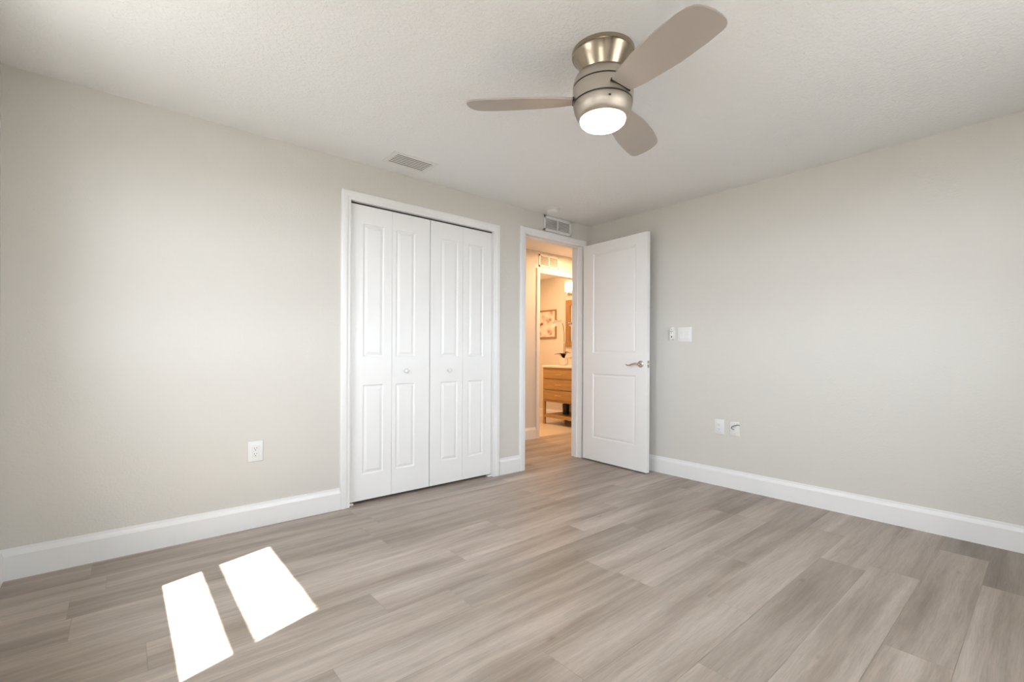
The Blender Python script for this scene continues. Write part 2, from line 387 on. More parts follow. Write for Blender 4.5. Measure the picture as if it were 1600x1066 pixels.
baseboard('baseboard_right', (XW, YB), (XW, YW), (-1, 0), 'white baseboard along the right wall', 1, 1)
baseboard('baseboard_left', (XL, YB), (XL, YW), (1, 0), 'white baseboard under the sunny window', 1, 1)
baseboard('baseboard_back', (XL, YB), (XW, YB), (0, 1), 'white baseboard behind the camera', 1, 1)
baseboard('baseboard_hall', (2.62, YH1), (BD0 - .058, YH1), (0, -1), 'white baseboard in the hall beside the bathroom doorway')
baseboard('baseboard_bathroom', (XBA, YBA), (XBA, 5.8), (-1, 0), 'white baseboard on the bathroom vanity wall')

CP = [(0.0, 0.0), (0.0, 0.009), (0.006, 0.011), (0.018, 0.011), (0.024, 0.015), (0.034, 0.0165), (0.056, 0.0165), (0.062, 0.012), (0.064, 0.0)]
def casing(name, x0, x1, zt, y, sgn, label, cw=0.064, jamb=None, parent=None):
    """profiled casing round an opening in a wall at y; sgn -1: casing stands proud towards -y. jamb=(y0,y1,t)."""
    sc = cw / 0.064
    bm = bmesh.new(); rows = []
    for u, t in CP:
        u *= sc; yy = y + sgn * t
        rows.append([bm.verts.new(c) for c in ((x0 - u, yy, 0), (x0 - u, yy, zt + u), (x1 + u, yy, zt + u), (x1 + u, yy, 0))])
    for a, b in zip(rows, rows[1:]):
        for i in range(3): bm.faces.new((a[i], a[i + 1], b[i + 1], b[i]))
    a, b = rows[-1], rows[0]
    for i in range(3): bm.faces.new((a[i], a[i + 1], b[i + 1], b[i]))
    for i in (0, 3): bm.faces.new([r[i] for r in rows])
    o = struct(link(name, bm, 'trim'), label, 'door casing')
    if jamb:
        ya, yb, jt = jamb; rv = 0.0
        bm = bmesh.new()
        box(bm, x0 - jt, x0 + rv, ya, yb, 0, zt); box(bm, x1 - rv, x1 + jt, ya, yb, 0, zt); box(bm, x0 - jt, x1 + jt, ya, yb, zt - rv, zt + jt)
        link('jamb', bm, 'trim', o)
    return o
casing('trim_1', CL0, CL1, CLT, YW, -1, 'white casing round the closet doors', 0.064, (YW - .001, YH0, .012))
t2 = casing('trim_2', DR0, DR1, DRT, YW, -1, 'white casing round the open bedroom doorway', 0.062, (YW - .001, YH0 + .001, .015))
bm = bmesh.new()   # door stops
box(bm, DR0, DR0 + .010, YW + .045, YW + .08, 0, DRT - .010); box(bm, DR1 - .010, DR1, YW + .045, YW + .08, 0, DRT - .010); box(bm, DR0, DR1, YW + .045, YW + .08, DRT - .010, DRT)
link('door_stop', bm, 'trim', t2)
bm = bmesh.new(); box(bm, DR0 - .0005, DR0 + .0012, YW + .008, YW + .034, .90, .965)
link('strike_plate', bm, 'chrome', t2)
casing('trim_3', BD0, BD1, BDT, YH1, -1, 'white casing round the bathroom doorway', 0.058, (YH1 - .001, YBA + .001, .012))

# ------------------------------------------------------------------ panelled doors
def panel_slab(W, Hh, T, panels, rings, bev=0.0015):
    """front face at y=0 looking to -y, body to y=T. panels: (x0,x1,z0,z1); rings: (inset, depth)."""
    bm = bmesh.new(); V = {}
    xs = sorted({0, W} | {p for q in panels for p in q[:2]}); zs = sorted({0, Hh} | {p for q in panels for p in q[2:]})
    def vert(x, y, z):
        k = (round(x, 5), round(y, 5), round(z, 5))
        if k not in V: V[k] = bm.verts.new((x, y, z))
        return V[k]
    for i in range(len(xs) - 1):
        for j in range(len(zs) - 1):
            a, b, c, d = xs[i], xs[i + 1], zs[j], zs[j + 1]
            hit = [q for q in panels if a >= q[0] - 1e-6 and b <= q[1] + 1e-6 and c >= q[2] - 1e-6 and d <= q[3] + 1e-6]
            if not hit: bm.faces.new((vert(a, 0, c), vert(b, 0, c), vert(b, 0, d), vert(a, 0, d)))
    for q in panels:
        # perimeter verts may be subdivided only at panel corners because panels share rows and columns
        prev = [vert(q[0], 0, q[2]), vert(q[1], 0, q[2]), vert(q[1], 0, q[3]), vert(q[0], 0, q[3])]
        for ins, dep in rings:
            cur = [vert(q[0] + ins, dep, q[2] + ins), vert(q[1] - ins, dep, q[2] + ins), vert(q[1] - ins, dep, q[3] - ins), vert(q[0] + ins, dep, q[3] - ins)]
            for i in range(4): bm.faces.new((prev[i], prev[(i + 1) % 4], cur[(i + 1) % 4], cur[i]))
            prev = cur
        bm.faces.new(prev)
    bk = [vert(0, T, 0), vert(W, T, 0), vert(W, T, Hh), vert(0, T, Hh)]; bm.faces.new(bk)
    for i in range(len(xs) - 1):
        pass
    def side(pts_front, b0, b1):
        bm.faces.new([*[vert(*p) for p in pts_front], b1, b0])
    side([(x, 0, 0) for x in xs], bk[0], bk[1]); side([(x, 0, Hh) for x in xs], bk[3], bk[2])
    side([(0, 0, z) for z in zs], bk[0], bk[3]); side([(W, 0, z) for z in zs], bk[1], bk[2])
    return bm

CLOSET_RINGS = [(0.004, 0.006), (0.010, 0.008), (0.030, 0.0015)]
YD = YW + 0.022    # face of the closet leaves
def knob_bm():
    bm = bmesh.new(); lathe(bm, [(0.0, 0.030), (0.008, 0.0295), (0.014, 0.026), (0.016, 0.021), (0.014, 0.015), (0.008, 0.011), (0.0065, 0.004), (0.010, 0.0), (0.0, 0.0)], 28)
    bmesh.ops.rotate(bm, cent=(0, 0, 0), matrix=Matrix.Rotation(R(90), 3, 'X'), verts=bm.verts[:]); return bm
def bifold(name, x0, xm, x1, pan, knobx, label):
    t = struct(empty(name, (x0, YD, 0.020)), label, 'closet door')
    zb, zt = 0.020, CLT - .011
    for a, b, (p, q), kx in ((x0, xm - .001, pan[0], knobx if knobx < xm else None), (xm + .001, x1, pan[1], knobx if knobx > xm else None)):
        bm = panel_slab(b - a, zt - zb, .030, [(p - a, q - a, .195 - zb, .805 - zb), (p - a, q - a, 1.0 - zb, 1.905 - zb)], CLOSET_RINGS)
        lf = link('door_leaf', bm, 'door', t, loc=(a - x0, 0, 0))
        if kx: link('knob', knob_bm(), 'plastic', lf, smooth=True, loc=(kx - a, 0.0, .896 - zb))
    return t
bifold('door_1', CL0 + .004, 1.477, 1.782, ((1.266, 1.417), (1.508, 1.660)), 1.585, 'left pair of white closet leaves, next to the wall outlet')
bifold('door_2', 1.787, 2.083, CL1 - .004, ((1.880, 2.037), (2.136, 2.285)), 1.953, 'right pair of white closet leaves, nearer the doorway')
bm = bmesh.new(); box(bm, CL0, CL1, YD + .003, YD + .027, CLT - .008, CLT + .001)
struct(link('closet_door_track', bm, 'slot'), 'metal track above the closet doors', 'door track')  # track coloured near black to paint the shade in the gap
bm = bmesh.new(); box(bm, CL0, CL0 + .035, YD - .004, YD + .028, 0, .012, .001); box(bm, CL1 - .035, CL1, YD - .004, YD + .028, 0, .012, .001)
struct(link('trim_closet_pivots', bm, 'plastic'), 'floor pivots of the closet doors', 'bracket')

# bedroom door, open against the right wall
hx, hy = 3.462, 2.992
ex, ey = 3.424, 2.254
DW = math.hypot(ex - hx, ey - hy)
door = struct(empty('door_3', (hx, hy, 0.012), (0, 0, math.atan2(ey - hy, ex - hx))), 'white two-panel bedroom door, standing open with a nickel lever', 'door')
DH = 2.062
bm = panel_slab(DW, DH, .038, [(.122, DW - .118, .215, .826), (.122, DW - .118, 1.025, 1.972)], [(.004, .005), (.012, .008), (.022, .004), (.030, .003)])
slab = link('door_slab', bm, 'door', door)
hd = empty('handle', (DW - .062, 0, .928)); hd.parent = door
bm = bmesh.new(); lathe(bm, [(0, 0.012), (0.022, 0.011), (0.029, 0.007), (0.031, 0.0), (0, 0)], 40); bmesh.ops.rotate(bm, cent=(0, 0, 0), matrix=Matrix.Rotation(R(90), 3, 'X'), verts=bm.verts[:])
tube(bm, [(0, -.010, 0), (0, -.045, 0)], .009, 16)
pts = spline([(0.004, -.046, 0.002), (-.02, -.050, 0.006), (-.05, -.052, 0.000), (-.08, -.052, -.010), (-.105, -.050, -.012), (-.122, -.047, -.004)], 6)
tube(bm, pts, [0.009 - 0.0038 * i / (len(pts) - 1) for i in range(len(pts))], 14)
hd_m = link('lever_handle', bm, 'chrome', door, smooth=True, loc=(DW - .062, 0, .928))
bpy.data.objects.remove(hd)
bm = bmesh.new(); box(bm, DW - .0005, DW + .0012, .006, .032, .898, .958, .0004, 1)
lp = link('latch_plate', bm, 'chrome', door)
bm = bmesh.new(); box(bm, DW, DW + .009, .013, .025, .920, .937, .003, 2)
link('latch_bolt', bm, 'chrome', lp)
for z in (.2, 1.0, 1.82):
    bm = bmesh.new(); tube(bm, [(-.004, .044, z), (-.004, .044, z + .09)], .006, 12)
    box(bm, -.004, .03, .038, .0395, z, z + .09)
    link('hinge', bm, 'chrome', door, smooth=True)

# ------------------------------------------------------------------ windows
def window_left(W, name, label):
    y0, y1, z0, z1 = W; xg = XL - .10
    root = struct(empty(name, (XL, (y0 + y1) / 2, z0)), label, 'window')
    off = Vector((-XL, -(y0 + y1) / 2, -z0))
    def part(name, bm, mat, par=root):
        for v in bm.verts: v.co += off
        return link(name, bm, mat, par)
    bm = bmesh.new()
    f = .036
    box(bm, xg - .04, xg + .03, y0, y0 + f, z0, z1); box(bm, xg - .04, xg + .03, y1 - f, y1, z0, z1)
    box(bm, xg - .04, xg + .03, y0, y1, z1 - f, z1); box(bm, xg - .04, xg + .03, y0, y1, z0, z0 + .03)
    part('window_frame', bm, 'trim')
    zr0, zr1 = 1.375, 1.518
    bm = bmesh.new(); g = .004
    box(bm, xg - .012, xg + .012, y0 + f, y1 - f, z0 + .03, 1.07); box(bm, xg - .012, xg + .012, y0 + f, y1 - f, zr0, zr1 - .06)
    part('lower_sash', bm, 'trim')
    bm = bmesh.new(); box(bm, xg - .032, xg - .014, y0 + f, y1 - f, zr1 - .065, zr1 - .005)
    box(bm, xg - .032, xg - .014, y0 + f, y1 - f, z1 - f - .015, z1 - f)
    part('upper_sash', bm, 'trim')
    bm = bmesh.new(); box(bm, xg - .002, xg + .002, y0 + f, y1 - f, 1.07, zr0); part('pane', bm, 'glass')
    bm = bmesh.new(); box(bm, xg - .025, xg - .021, y0 + f, y1 - f, zr1 - .005, z1 - f); part('pane', bm, 'glass')
    bm = bmesh.new(); box(bm, XL - .10, XL + .022, y0 - .03, y1 + .03, z0 - .02, z0 + .002, .004); part('window_sill', bm, 'trim')
    bm = bmesh.new(); box(bm, xg - .034, xg - .030, y0 + f + .017, y0 + f + .024, zr1, z1 - f); part('screen_frame', bm, 'pipe')
window_left(W1, 'window_1', 'sash window in the left wall that lets the sun onto the floor')
window_left(W3, 'window_3', 'sash window in the left wall beside the camera')
def fill_window_rear():
    x0, x1, z0, z1 = W2; yg = YB - .10
    root = struct(empty('window_2', ((x0 + x1) / 2, YB, z0)), 'wide window in the rear wall behind the camera', 'window')
    off = Vector((-(x0 + x1) / 2, -YB, -z0))
    def part(name, bm, mat, par=root):
        for v in bm.verts: v.co += off
        return link(name, bm, mat, par)
    bm = bmesh.new(); f = .045; xm = (x0 + x1) / 2
    for a, b in ((x0, x0 + f), (x1 - f, x1), (xm - .03, xm + .03)): box(bm, a, b, yg - .03, yg + .03, z0, z1)
    box(bm, x0, x1, yg - .03, yg + .03, z1 - f, z1); box(bm, x0, x1, yg - .03, yg + .03, z0, z0 + f); box(bm, x0, x1, yg - .02, yg + .02, (z0 + z1) / 2 - .02, (z0 + z1) / 2 + .02)
    part('window_frame', bm, 'trim')
    bm = bmesh.new(); box(bm, x0 + f, xm - .03, yg - .002, yg + .002, z0 + f, z1 - f); part('pane', bm, 'glass')
    bm = bmesh.new(); box(bm, xm + .03, x1 - f, yg - .002, yg + .002, z0 + f, z1 - f); part('pane', bm, 'glass')
    bm = bmesh.new(); box(bm, x0 - .03, x1 + .03, YB - .10, YB + .022, z0 - .02, z0 + .002, .004); part('window_sill', bm, 'trim')
fill_window_rear()
portal((XL - .19, sum(W1[:2]) / 2, sum(W1[2:]) / 2), (R(90), 0, R(-90)), W1[1] - W1[0], W1[3] - W1[2])
portal((XL - .19, sum(W3[:2]) / 2, sum(W3[2:]) / 2), (R(90), 0, R(-90)), W3[1] - W3[0], W3[3] - W3[2])
portal((sum(W2[:2]) / 2, YB - .19, sum(W2[2:]) / 2), (R(90), 0, R(0)), W2[1] - W2[0], W2[3] - W2[2])

# ------------------------------------------------------------------ wall plates
def on_wall(name, face, u, z, rot=0.0):
    """face 'closet': local x along +X, local -y out of the wall; 'right': same turned to look along -X."""
    o = empty(name)
    if face == 'closet': o.location = (u, YW, z); o.rotation_euler = (0, rot, 0)
    elif face == 'right': o.location = (XW, u, z); o.rotation_euler = (0, 0, R(-90)); o.rotation_mode = 'XYZ'
    if face == 'right' and rot: o.rotation_euler = (rot, 0, R(-90)) ; o.rotation_mode = 'XYZ'; o.rotation_euler = (Matrix.Rotation(R(-90), 3, 'Z') @ Matrix.Rotation(rot, 3, 'Y')).to_euler()
    return o
def plate(par, w, h, t=.006):
    bm = bmesh.new(); box(bm, -w / 2, w / 2, -t, 0, -h / 2, h / 2, .0025, 2); return link('cover_plate', bm, 'plastic', par, smooth=True)
def decora_outlet(par, w=.076, h=.118):
    pl = plate(par, w, h)
    bm = bmesh.new(); box(bm, -.0168, .0168, -.0085, -.004, -.0335, .0335, .0012, 1); rc = link('receptacle', bm, 'plastic', par)
    for zc in (.0165, -.0165):
        bm = bmesh.new(); box(bm, -.0072, -.0052, -.0088, -.008, zc - .002, zc + .0065); box(bm, .0052, .0072, -.0088, -.008, zc - .001, zc + .0055)
        lathe(bm, [(0, .0003), (.0026, .0003), (.0026, 0)], 12, (0, 0, 0))
        vs = bm.verts[-25:]
        bmesh.ops.rotate(bm, cent=(0, 0, 0), matrix=Matrix.Rotation(R(90), 3, 'X'), verts=vs); bmesh.ops.translate(bm, vec=(0, -.0086, zc - .0085), verts=vs)
        link('socket_slots', bm, 'slot', rc)
    return pl
o = on_wall('wall_outlet', 'closet', .610, .446)
tag(o, 'white wall outlet low on the wall left of the closet', 'outlet'); decora_outlet(o, .080, .118)
o = on_wall('wall_outlet', 'right', 1.705, .460)
tag(o, 'white wall outlet low on the right wall, next to the cable plate', 'outlet'); decora_outlet(o, .078, .118)
o = on_wall('cable_plate', 'right', 1.584, .458, R(-2.2))
tag(o, 'slightly crooked white wall plate with a black cable poking out', 'cable plate'); pl = plate(o, .072, .108)
for z in (.040, -.040): bm = bmesh.new(); lathe(bm, [(0, .0008), (.003, .0006), (.0034, 0)], 14, (0, 0, 0)); vs = bm.verts[:]; bmesh.ops.rotate(bm, cent=(0, 0, 0), matrix=Matrix.Rotation(R(90), 3, 'X'), verts=vs); bmesh.ops.translate(bm, vec=(0, -.006, z), verts=vs); link('screw', bm, 'chrome', pl)
bm = bmesh.new(); tube(bm, spline([(-.004, -.003, -.007), (-.010, -.012, -.004), (-.019, -.018, .006), (-.010, -.022, .019), (.010, -.022, .028), (.030, -.020, .033), (.045, -.018, .030)], 6), .0024, 10)
link('cable', bm, 'black', o, smooth=True)
bm = bmesh.new(); tube(bm, [(.029, -.020, .030), (.027, -.022, .048)], .0011, 6); link('wire_end', bm, 'chrome', o)
o = on_wall('light_switch', 'right', 1.998, 1.190)
tag(o, 'white double rocker light switch on the right wall', 'light switch'); plate(o, .122, .120)
for dx in (-.024, .024):
    bm = bmesh.new(); box(bm, dx - .0168, dx + .0168, -.0082, -.004, -.0335, .0335, .001, 1)
    for v in bm.verts:
        if v.co.z < -.03: v.co.y -= .0018 if v.co.y < -.006 else 0
    link('rocker', bm, 'plastic', o)
o = on_wall('fan_remote', 'right', 2.107, 1.200)
tag(o, 'small white fan remote in its wall cradle, left of the light switch', 'remote control')
bm = bmesh.new(); n = 24
def stadium(bm, w, h, y0, y1, nn=12):
    r = w / 2; pts = [(r * math.cos(math.pi * i / nn), h / 2 - r + r * math.sin(math.pi * i / nn)) for i in range(nn + 1)] + [(-r * math.cos(math.pi * i / nn), -h / 2 + r - r * math.sin(math.pi * i / nn)) for i in range(nn + 1)]
    a = [bm.verts.new((x, y0, z)) for x, z in pts]; b = [bm.verts.new((x * .9, y1, z * .97)) for x, z in pts]
    bm.faces.new(a); bm.faces.new(b)
    for i in range(len(pts)): j = (i + 1) % len(pts); bm.faces.new((a[i], a[j], b[j], b[i]))
stadium(bm, .046, .112, 0, -.010); link('cradle', bm, 'plastic', o, smooth=True)
bm = bmesh.new(); stadium(bm, .038, .100, -.008, -.022); body = link('remote_body', bm, 'plastic', o, smooth=True)
def disc(name, r, x, y, z, mat, par, t=.0015, n=20):
    bm = bmesh.new(); lathe(bm, [(0, t), (r * .85, t), (r, 0), (0, 0)], n)
    bmesh.ops.rotate(bm, cent=(0, 0, 0), matrix=Matrix.Rotation(R(90), 3, 'X'), verts=bm.verts[:]); bmesh.ops.translate(bm, vec=(x, y, z), verts=bm.verts[:])
    return link(name, bm, mat, par, smooth=True)
M['grey'] = simple('grey_print', (.32, .29, .25, 1), .5)
disc('button', .0070, 0, -.022, -.026, 'slot', body)
for x, z in ((0, .034), (-.009, .020), (.009, .020), (0, .018), (0, .006)): disc('button', .0042, x, -.022, z, 'grey', body, .0008, 12)

# ------------------------------------------------------------------ vents and detector
o = tag(empty('return_air_vent', (3.132, YW, 2.2245)), 'white two-bank wall vent above the open bedroom door', 'vent')
w_, h_ = .372, .142
bm = bmesh.new()
for a in ((-w_ / 2, w_ / 2, -.007, 0, h_ / 2 - .022, h_ / 2), (-w_ / 2, w_ / 2, -.007, 0, -h_ / 2, -h_ / 2 + .022), (-w_ / 2, -w_ / 2 + .026, -.007, 0, -h_ / 2, h_ / 2), (w_ / 2 - .026, w_ / 2, -.007, 0, -h_ / 2, h_ / 2), (-.006, .006, -.007, 0, -h_ / 2, h_ / 2)): box(bm, *a, bev=.0015)
link('vent_frame', bm, 'plastic', o)
for s in (-1, 1):
    bm = bmesh.new()
    a, b = (.006, w_ / 2 - .026) if s > 0 else (-w_ / 2 + .026, -.006)
    for k in range(9):
        z = -h_ / 2 + .024 + k * (h_ - .046) / 8.6
        vs = [bm.verts.new(c) for c in ((a, -.006, z), (b, -.006, z), (b, 0.0, z + .008), (a, 0.0, z + .008), (a, -.0052, z - .001), (b, -.0052, z - .001), (b, .0008, z + .007), (a, .0008, z + .007))]
        for f in ((0, 1, 2, 3), (7, 6, 5, 4), (0, 1, 5, 4), (3, 2, 6, 7)): bm.faces.new([vs[i] for i in f])
    link('louvre_bank', bm, 'plastic', o)
bm = bmesh.new(); box(bm, -w_ / 2 + .02, w_ / 2 - .02, -.0008, -.0002, -h_ / 2 + .02, h_ / 2 - .02); link('vent_backing', bm, 'duct', o)  # flat sheet on the wall, its colour stands for recess shade

o = tag(empty('ceiling_vent', (1.479, 2.797, H)), 'white slatted air vent in the ceiling in front of the closet', 'vent')
bm = bmesh.new(); w_, h_ = .315, .195
for a in ((-w_ / 2, w_ / 2, h_ / 2 - .028, h_ / 2), (-w_ / 2, w_ / 2, -h_ / 2, -h_ / 2 + .028), (-w_ / 2, -w_ / 2 + .03, -h_ / 2 + .028, h_ / 2 - .028), (w_ / 2 - .03, w_ / 2, -h_ / 2 + .028, h_ / 2 - .028)): box(bm, *a, -.006, 0, bev=.0015)
link('vent_frame', bm, 'plastic', o)
for k in range(5):
    y = -h_ / 2 + .046 + k * .0242
    bm = bmesh.new(); a, b = -w_ / 2 + .03, w_ / 2 - .03
    vs = [bm.verts.new(c) for c in ((a, y, -.0022), (b, y, -.0022), (b, y + .008, -.0045), (a, y + .008, -.0045), (a, y, -.001), (b, y, -.001), (b, y + .008, -.0033), (a, y + .008, -.0033))]
    for f in ((0, 1, 2, 3), (7, 6, 5, 4), (0, 1, 5, 4), (3, 2, 6, 7), (0, 3, 7, 4), (1, 2, 6, 5)): bm.faces.new([vs[i] for i in f])
    link('louvre', bm, 'plastic', o)
bm = bmesh.new(); box(bm, -w_ / 2 + .02, w_ / 2 - .02, -h_ / 2 + .02, h_ / 2 - .02, -.0008, -.0002); link('vent_backing', bm, 'ductdark', o)  # flat dark sheet in place of the shaded recess

o = tag(empty('smoke_detector', (2.900, 2.872, H)), 'small round white smoke detector on the ceiling by the wall vent', 'smoke detector')
bm = bmesh.new(); lathe(bm, [(0, 0), (.064, 0), (.064, -.010), (.060, -.013), (0, -.013)], 40); link('base_ring', bm, 'plastic', o, smooth=True)
bm = bmesh.new(); lathe(bm, [(0, -.012), (.052, -.014), (.054, -.016), (.052, -.030), (.044, -.040), (.030, -.043), (0, -.044)], 40); link('sensor_body', bm, 'plastic', o, smooth=True)

# ------------------------------------------------------------------ ceiling fan
fan = tag(empty('ceiling_fan', (1.557, 1.246, H)), 'brushed nickel ceiling fan with three taupe blades and a lit opal lamp', 'ceiling fan')
def lpart(name, prof, mat, par=fan, n=96):
    bm = bmesh.new(); lathe(bm, prof, n); return link(name, bm, mat, par, smooth=True, angle=30)
lpart('canopy', [(0, -.0005), (.130, -.0005), (.131, -.004), (.130, -.017), (.1275, -.0195), (.1255, -.0195), (.122, -.024), (.105, -.052), (.090, -.080), (.078, -.102), (.074, -.115), (.0, -.115)], 'canopy')
lpart('motor_housing', [(0, -.093), (.080, -.093), (.100, -.098), (.113, -.106), (.1195, -.118), (.1235, -.132), (.1255, -.146), (.1255, -.150), (.1195, -.1508), (.1195, -.1560), (.1260, -.1563), (.1270, -.175), (.1255, -.198), (.1240, -.2165), (.0, -.2165)], 'nickel')
lpart('shadow_gap', [(0, -.214), (.1215, -.214), (.1215, -.2230), (0, -.2230)], 'slot')  # black ring painting the shade of the seam
lpart('shadow_gap', [(.1190, -.1512), (.1232, -.1512), (.1232, -.1556), (.1190, -.1556)], 'slot')  # black ring inserted to paint the shade in the groove
lpart('light_kit', [(0, -.2205), (.1225, -.2215), (.1235, -.224), (.1190, -.246), (.1100, -.268), (.1005, -.284), (.0980, -.286), (0, -.286)], 'kit')
gl = lpart('lamp_glass', [(0, -.280), (.0950, -.280), (.0950, -.288), (.092, -.298), (.081, -.308), (.060, -.3155), (.030, -.3195), (0, -.3205)], 'lampglass')
# tiny receiver screw on the light kit, camera side
bm = bmesh.new(); box(bm, -.005, .005, -.002, .002, -.003, .003, .001, 1)
a0 = R(232); bmesh.ops.rotate(bm, cent=(0, 0, 0), matrix=Matrix.Rotation(a0 + R(90), 3, 'Z'), verts=bm.verts[:]); bmesh.ops.translate(bm, vec=(.1205 * math.cos(a0), .1205 * math.sin(a0), -.243), verts=bm.verts[:])
link('set_screw', bm, 'slot', fan)
OUT = [(.105, -.036), (.125, -.046), (.17, -.057), (.22, -.064), (.28, -.070), (.35, -.072), (.42, -.071), (.49, -.064), (.528, -.057), (.549, -.047), (.561, -.032), (.570, -.008), (.575, .018), (.577, .045), (.573, .070), (.565, .084), (.554, .091), (.54, .094), (.48, .095), (.43, .093), (.36, .090), (.285, .080), (.20, .066), (.15, .054), (.125, .044), (.105, .034)]
for ang in (253.5, 13.5, 133.5):
    bm = bmesh.new(); top = []; bot = []
    for r, v in OUT: top.append(bm.verts.new((r, v, .0035))); bot.append(bm.verts.new((r, v, -.0035)))
    ft = bm.faces.new(top); fb = bm.faces.new(bot[::-1])
    for i in range(len(OUT)): j = (i + 1) % len(OUT); bm.faces.new((top[i], bot[i], bot[j], top[j]))
    bmesh.ops.bevel(bm, geom=[e for f in (ft, fb) for e in f.edges], offset=.0018, segments=2, affect='EDGES')
    mtx = Matrix.Rotation(R(ang), 4, 'Z') @ Matrix.Translation((0, 0, -.200)) @ Matrix.Rotation(R(-13), 4, 'X')
    bmesh.ops.transform(bm, matrix=mtx, verts=bm.verts[:])
    bl = link('blade', bm, 'blade', fan, smooth=True, angle=50)
    bm = bmesh.new()   # dark blade slot in the housing
    box(bm, .120, .1275, -.048, .047, -.0055, .0055)
    bmesh.ops.transform(bm, matrix=mtx, verts=bm.verts[:])
    link('blade_slot', bm, 'slot', bl)

# ------------------------------------------------------------------ bathroom beyond the hall
VX0, VX1, VY0, VY1 = 4.755, 5.245, 4.245, 4.888
van = tag(empty('bathroom_vanity', ((VX0 + VX1) / 2, (VY0 + VY1) / 2, 0.001)), 'light oak vanity with three drawers and an open shelf, seen through the doorway', 'vanity')
def vpart(name, dims, mat, par=van, bev=.0015):
    cx, cy = (VX0 + VX1) / 2, (VY0 + VY1) / 2
    bm = bmesh.new(); box(bm, dims[0] - cx, dims[1] - cx, dims[2] - cy, dims[3] - cy, dims[4] - .001, dims[5] - .001, bev=bev, seg=1); return link(name, bm, mat, par)
L_ = .035
for a, b in ((VX0, VY0), (VX0, VY1 - L_), (VX1 - L_, VY0), (VX1 - L_, VY1 - L_)): vpart('leg', (a, a + L_, b, b + L_, 0.001, .345), 'oak')
vpart('carcass', (VX0 + .004, VX1, VY0, VY1, .330, .826), 'oak')
vpart('lower_shelf', (VX0 + .006, VX1, VY0 + .004, VY1 - .004, .100, .142), 'oak')
vpart('countertop', (VX0 - .012, VX1 + .012, VY0 - .008, VY1 + .012, .827, .857), 'counter', bev=.003)
for z0, z1 in ((.672, .785), (.512, .656), (.365, .498)):
    d = vpart('drawer', (VX0 - .010, VX0 + .006, VY0 + .036, VY1 - .036, z0, z1), 'oak')
    cx, cy = (VX0 + VX1) / 2, (VY0 + VY1) / 2; zc = (z0 + z1) / 2 - .001; ym = (VY0 + VY1) / 2 - .02 - cy
    bm = bmesh.new(); xx = VX0 - .010 - cx
    tube(bm, [(xx - .022, ym - .065, zc), (xx - .022, ym + .065, zc)], .005, 10); tube(bm, [(xx + .001, ym - .05, zc), (xx - .022, ym - .05, zc)], .004, 8); tube(bm, [(xx + .001, ym + .05, zc), (xx - .022, ym + .05, zc)], .004, 8)
    link('pull', bm, 'brass', d, smooth=True)
o = tag(empty('faucet', (5.11, 4.58, .857)), 'pale chrome faucet on the vanity countertop', 'faucet')
bm = bmesh.new(); lathe(bm, [(0, 0), (.026, 0), (.024, .008), (.016, .012), (.014, .10), (.012, .105), (0, .105)], 20); tube(bm, spline([(0, 0, .09), (-.03, 0, .125), (-.08, 0, .125), (-.11, 0, .095)], 5), .010, 12); link('spout', bm, 'chrome', o, smooth=True)
bm = bmesh.new(); tube(bm, [(0, 0, .10), (.02, 0, .14)], .005, 8); link('lever', bm, 'chrome', o)
# orchid
OX, OY = 4.92, 4.63
orc = tag(empty('potted_orchid', (OX, OY, .857)), 'white orchid in a pale bowl on the bathroom vanity', 'potted plant')
bm = bmesh.new(); lathe(bm, [(0, 0), (.045, 0), (.060, .015), (.070, .055), (.072, .11), (.066, .11), (.064, .06), (.05, .02), (0, .02)], 28); link('pot', bm, 'ceramic', orc, smooth=True)
bm = bmesh.new(); lathe(bm, [(0, .100), (.066, .100), (.066, .094), (0, .094)], 20); link('soil', bm, 'leafdark', orc)
IL = Vector((-.762, .648, 0))     # a direction along the counter
rnd = random.Random(4)
for k, (a, ln) in enumerate(((0, .13), (25, .10), (170, .10), (200, .07), (95, .06), (280, .07))):
    d = Matrix.Rotation(R(a), 3, 'Z') @ IL
    bm = bmesh.new(); s = d.cross(Vector((0, 0, 1))); prev = None
    for i in range(7):
        t = i / 6; c = d * ln * t + Vector((0, 0, .10 + .11 * math.sin(t * 2.1) * (.6 + .1 * k % .4)))
        wd = .024 * math.sin(math.pi * min(1, .12 + t * .86)) + .001
        cur = [bm.verts.new(c - s * wd + Vector((0, 0, .006))), bm.verts.new(c), bm.verts.new(c + s * wd + Vector((0, 0, .006)))]
        if prev: bm.faces.new((prev[0], prev[1], cur[1], cur[0])); bm.faces.new((prev[1], prev[2], cur[2], cur[1]))
        prev = cur
    bmesh.ops.solidify(bm, geom=bm.faces[:], thickness=.002)
    link('leaf', bm, 'leafdark', orc, smooth=True)
def blossom(c, sc, par, nrm):
    q = Vector(nrm).to_track_quat('Z', 'Y').to_matrix()
    bm = bmesh.new()
    for k in range(5):
        a = 2 * math.pi * k / 5; ctr = bm.verts.new(c); ring = []
        for u, v in ((.35, .28), (.8, .42), (1.05, .2), (1.1, 0), (1.05, -.2), (.8, -.42), (.35, -.28)):
            p = Vector((u, v, .18 * u * u)) * sc; p.rotate(Matrix.Rotation(a, 3, 'Z')); ring.append(bm.verts.new(Vector(c) + q @ p))
        bm.faces.new([ctr] + ring)
    bmesh.ops.solidify(bm, geom=bm.faces[:], thickness=.0012)
    return link('blossom', bm, 'petal', par)
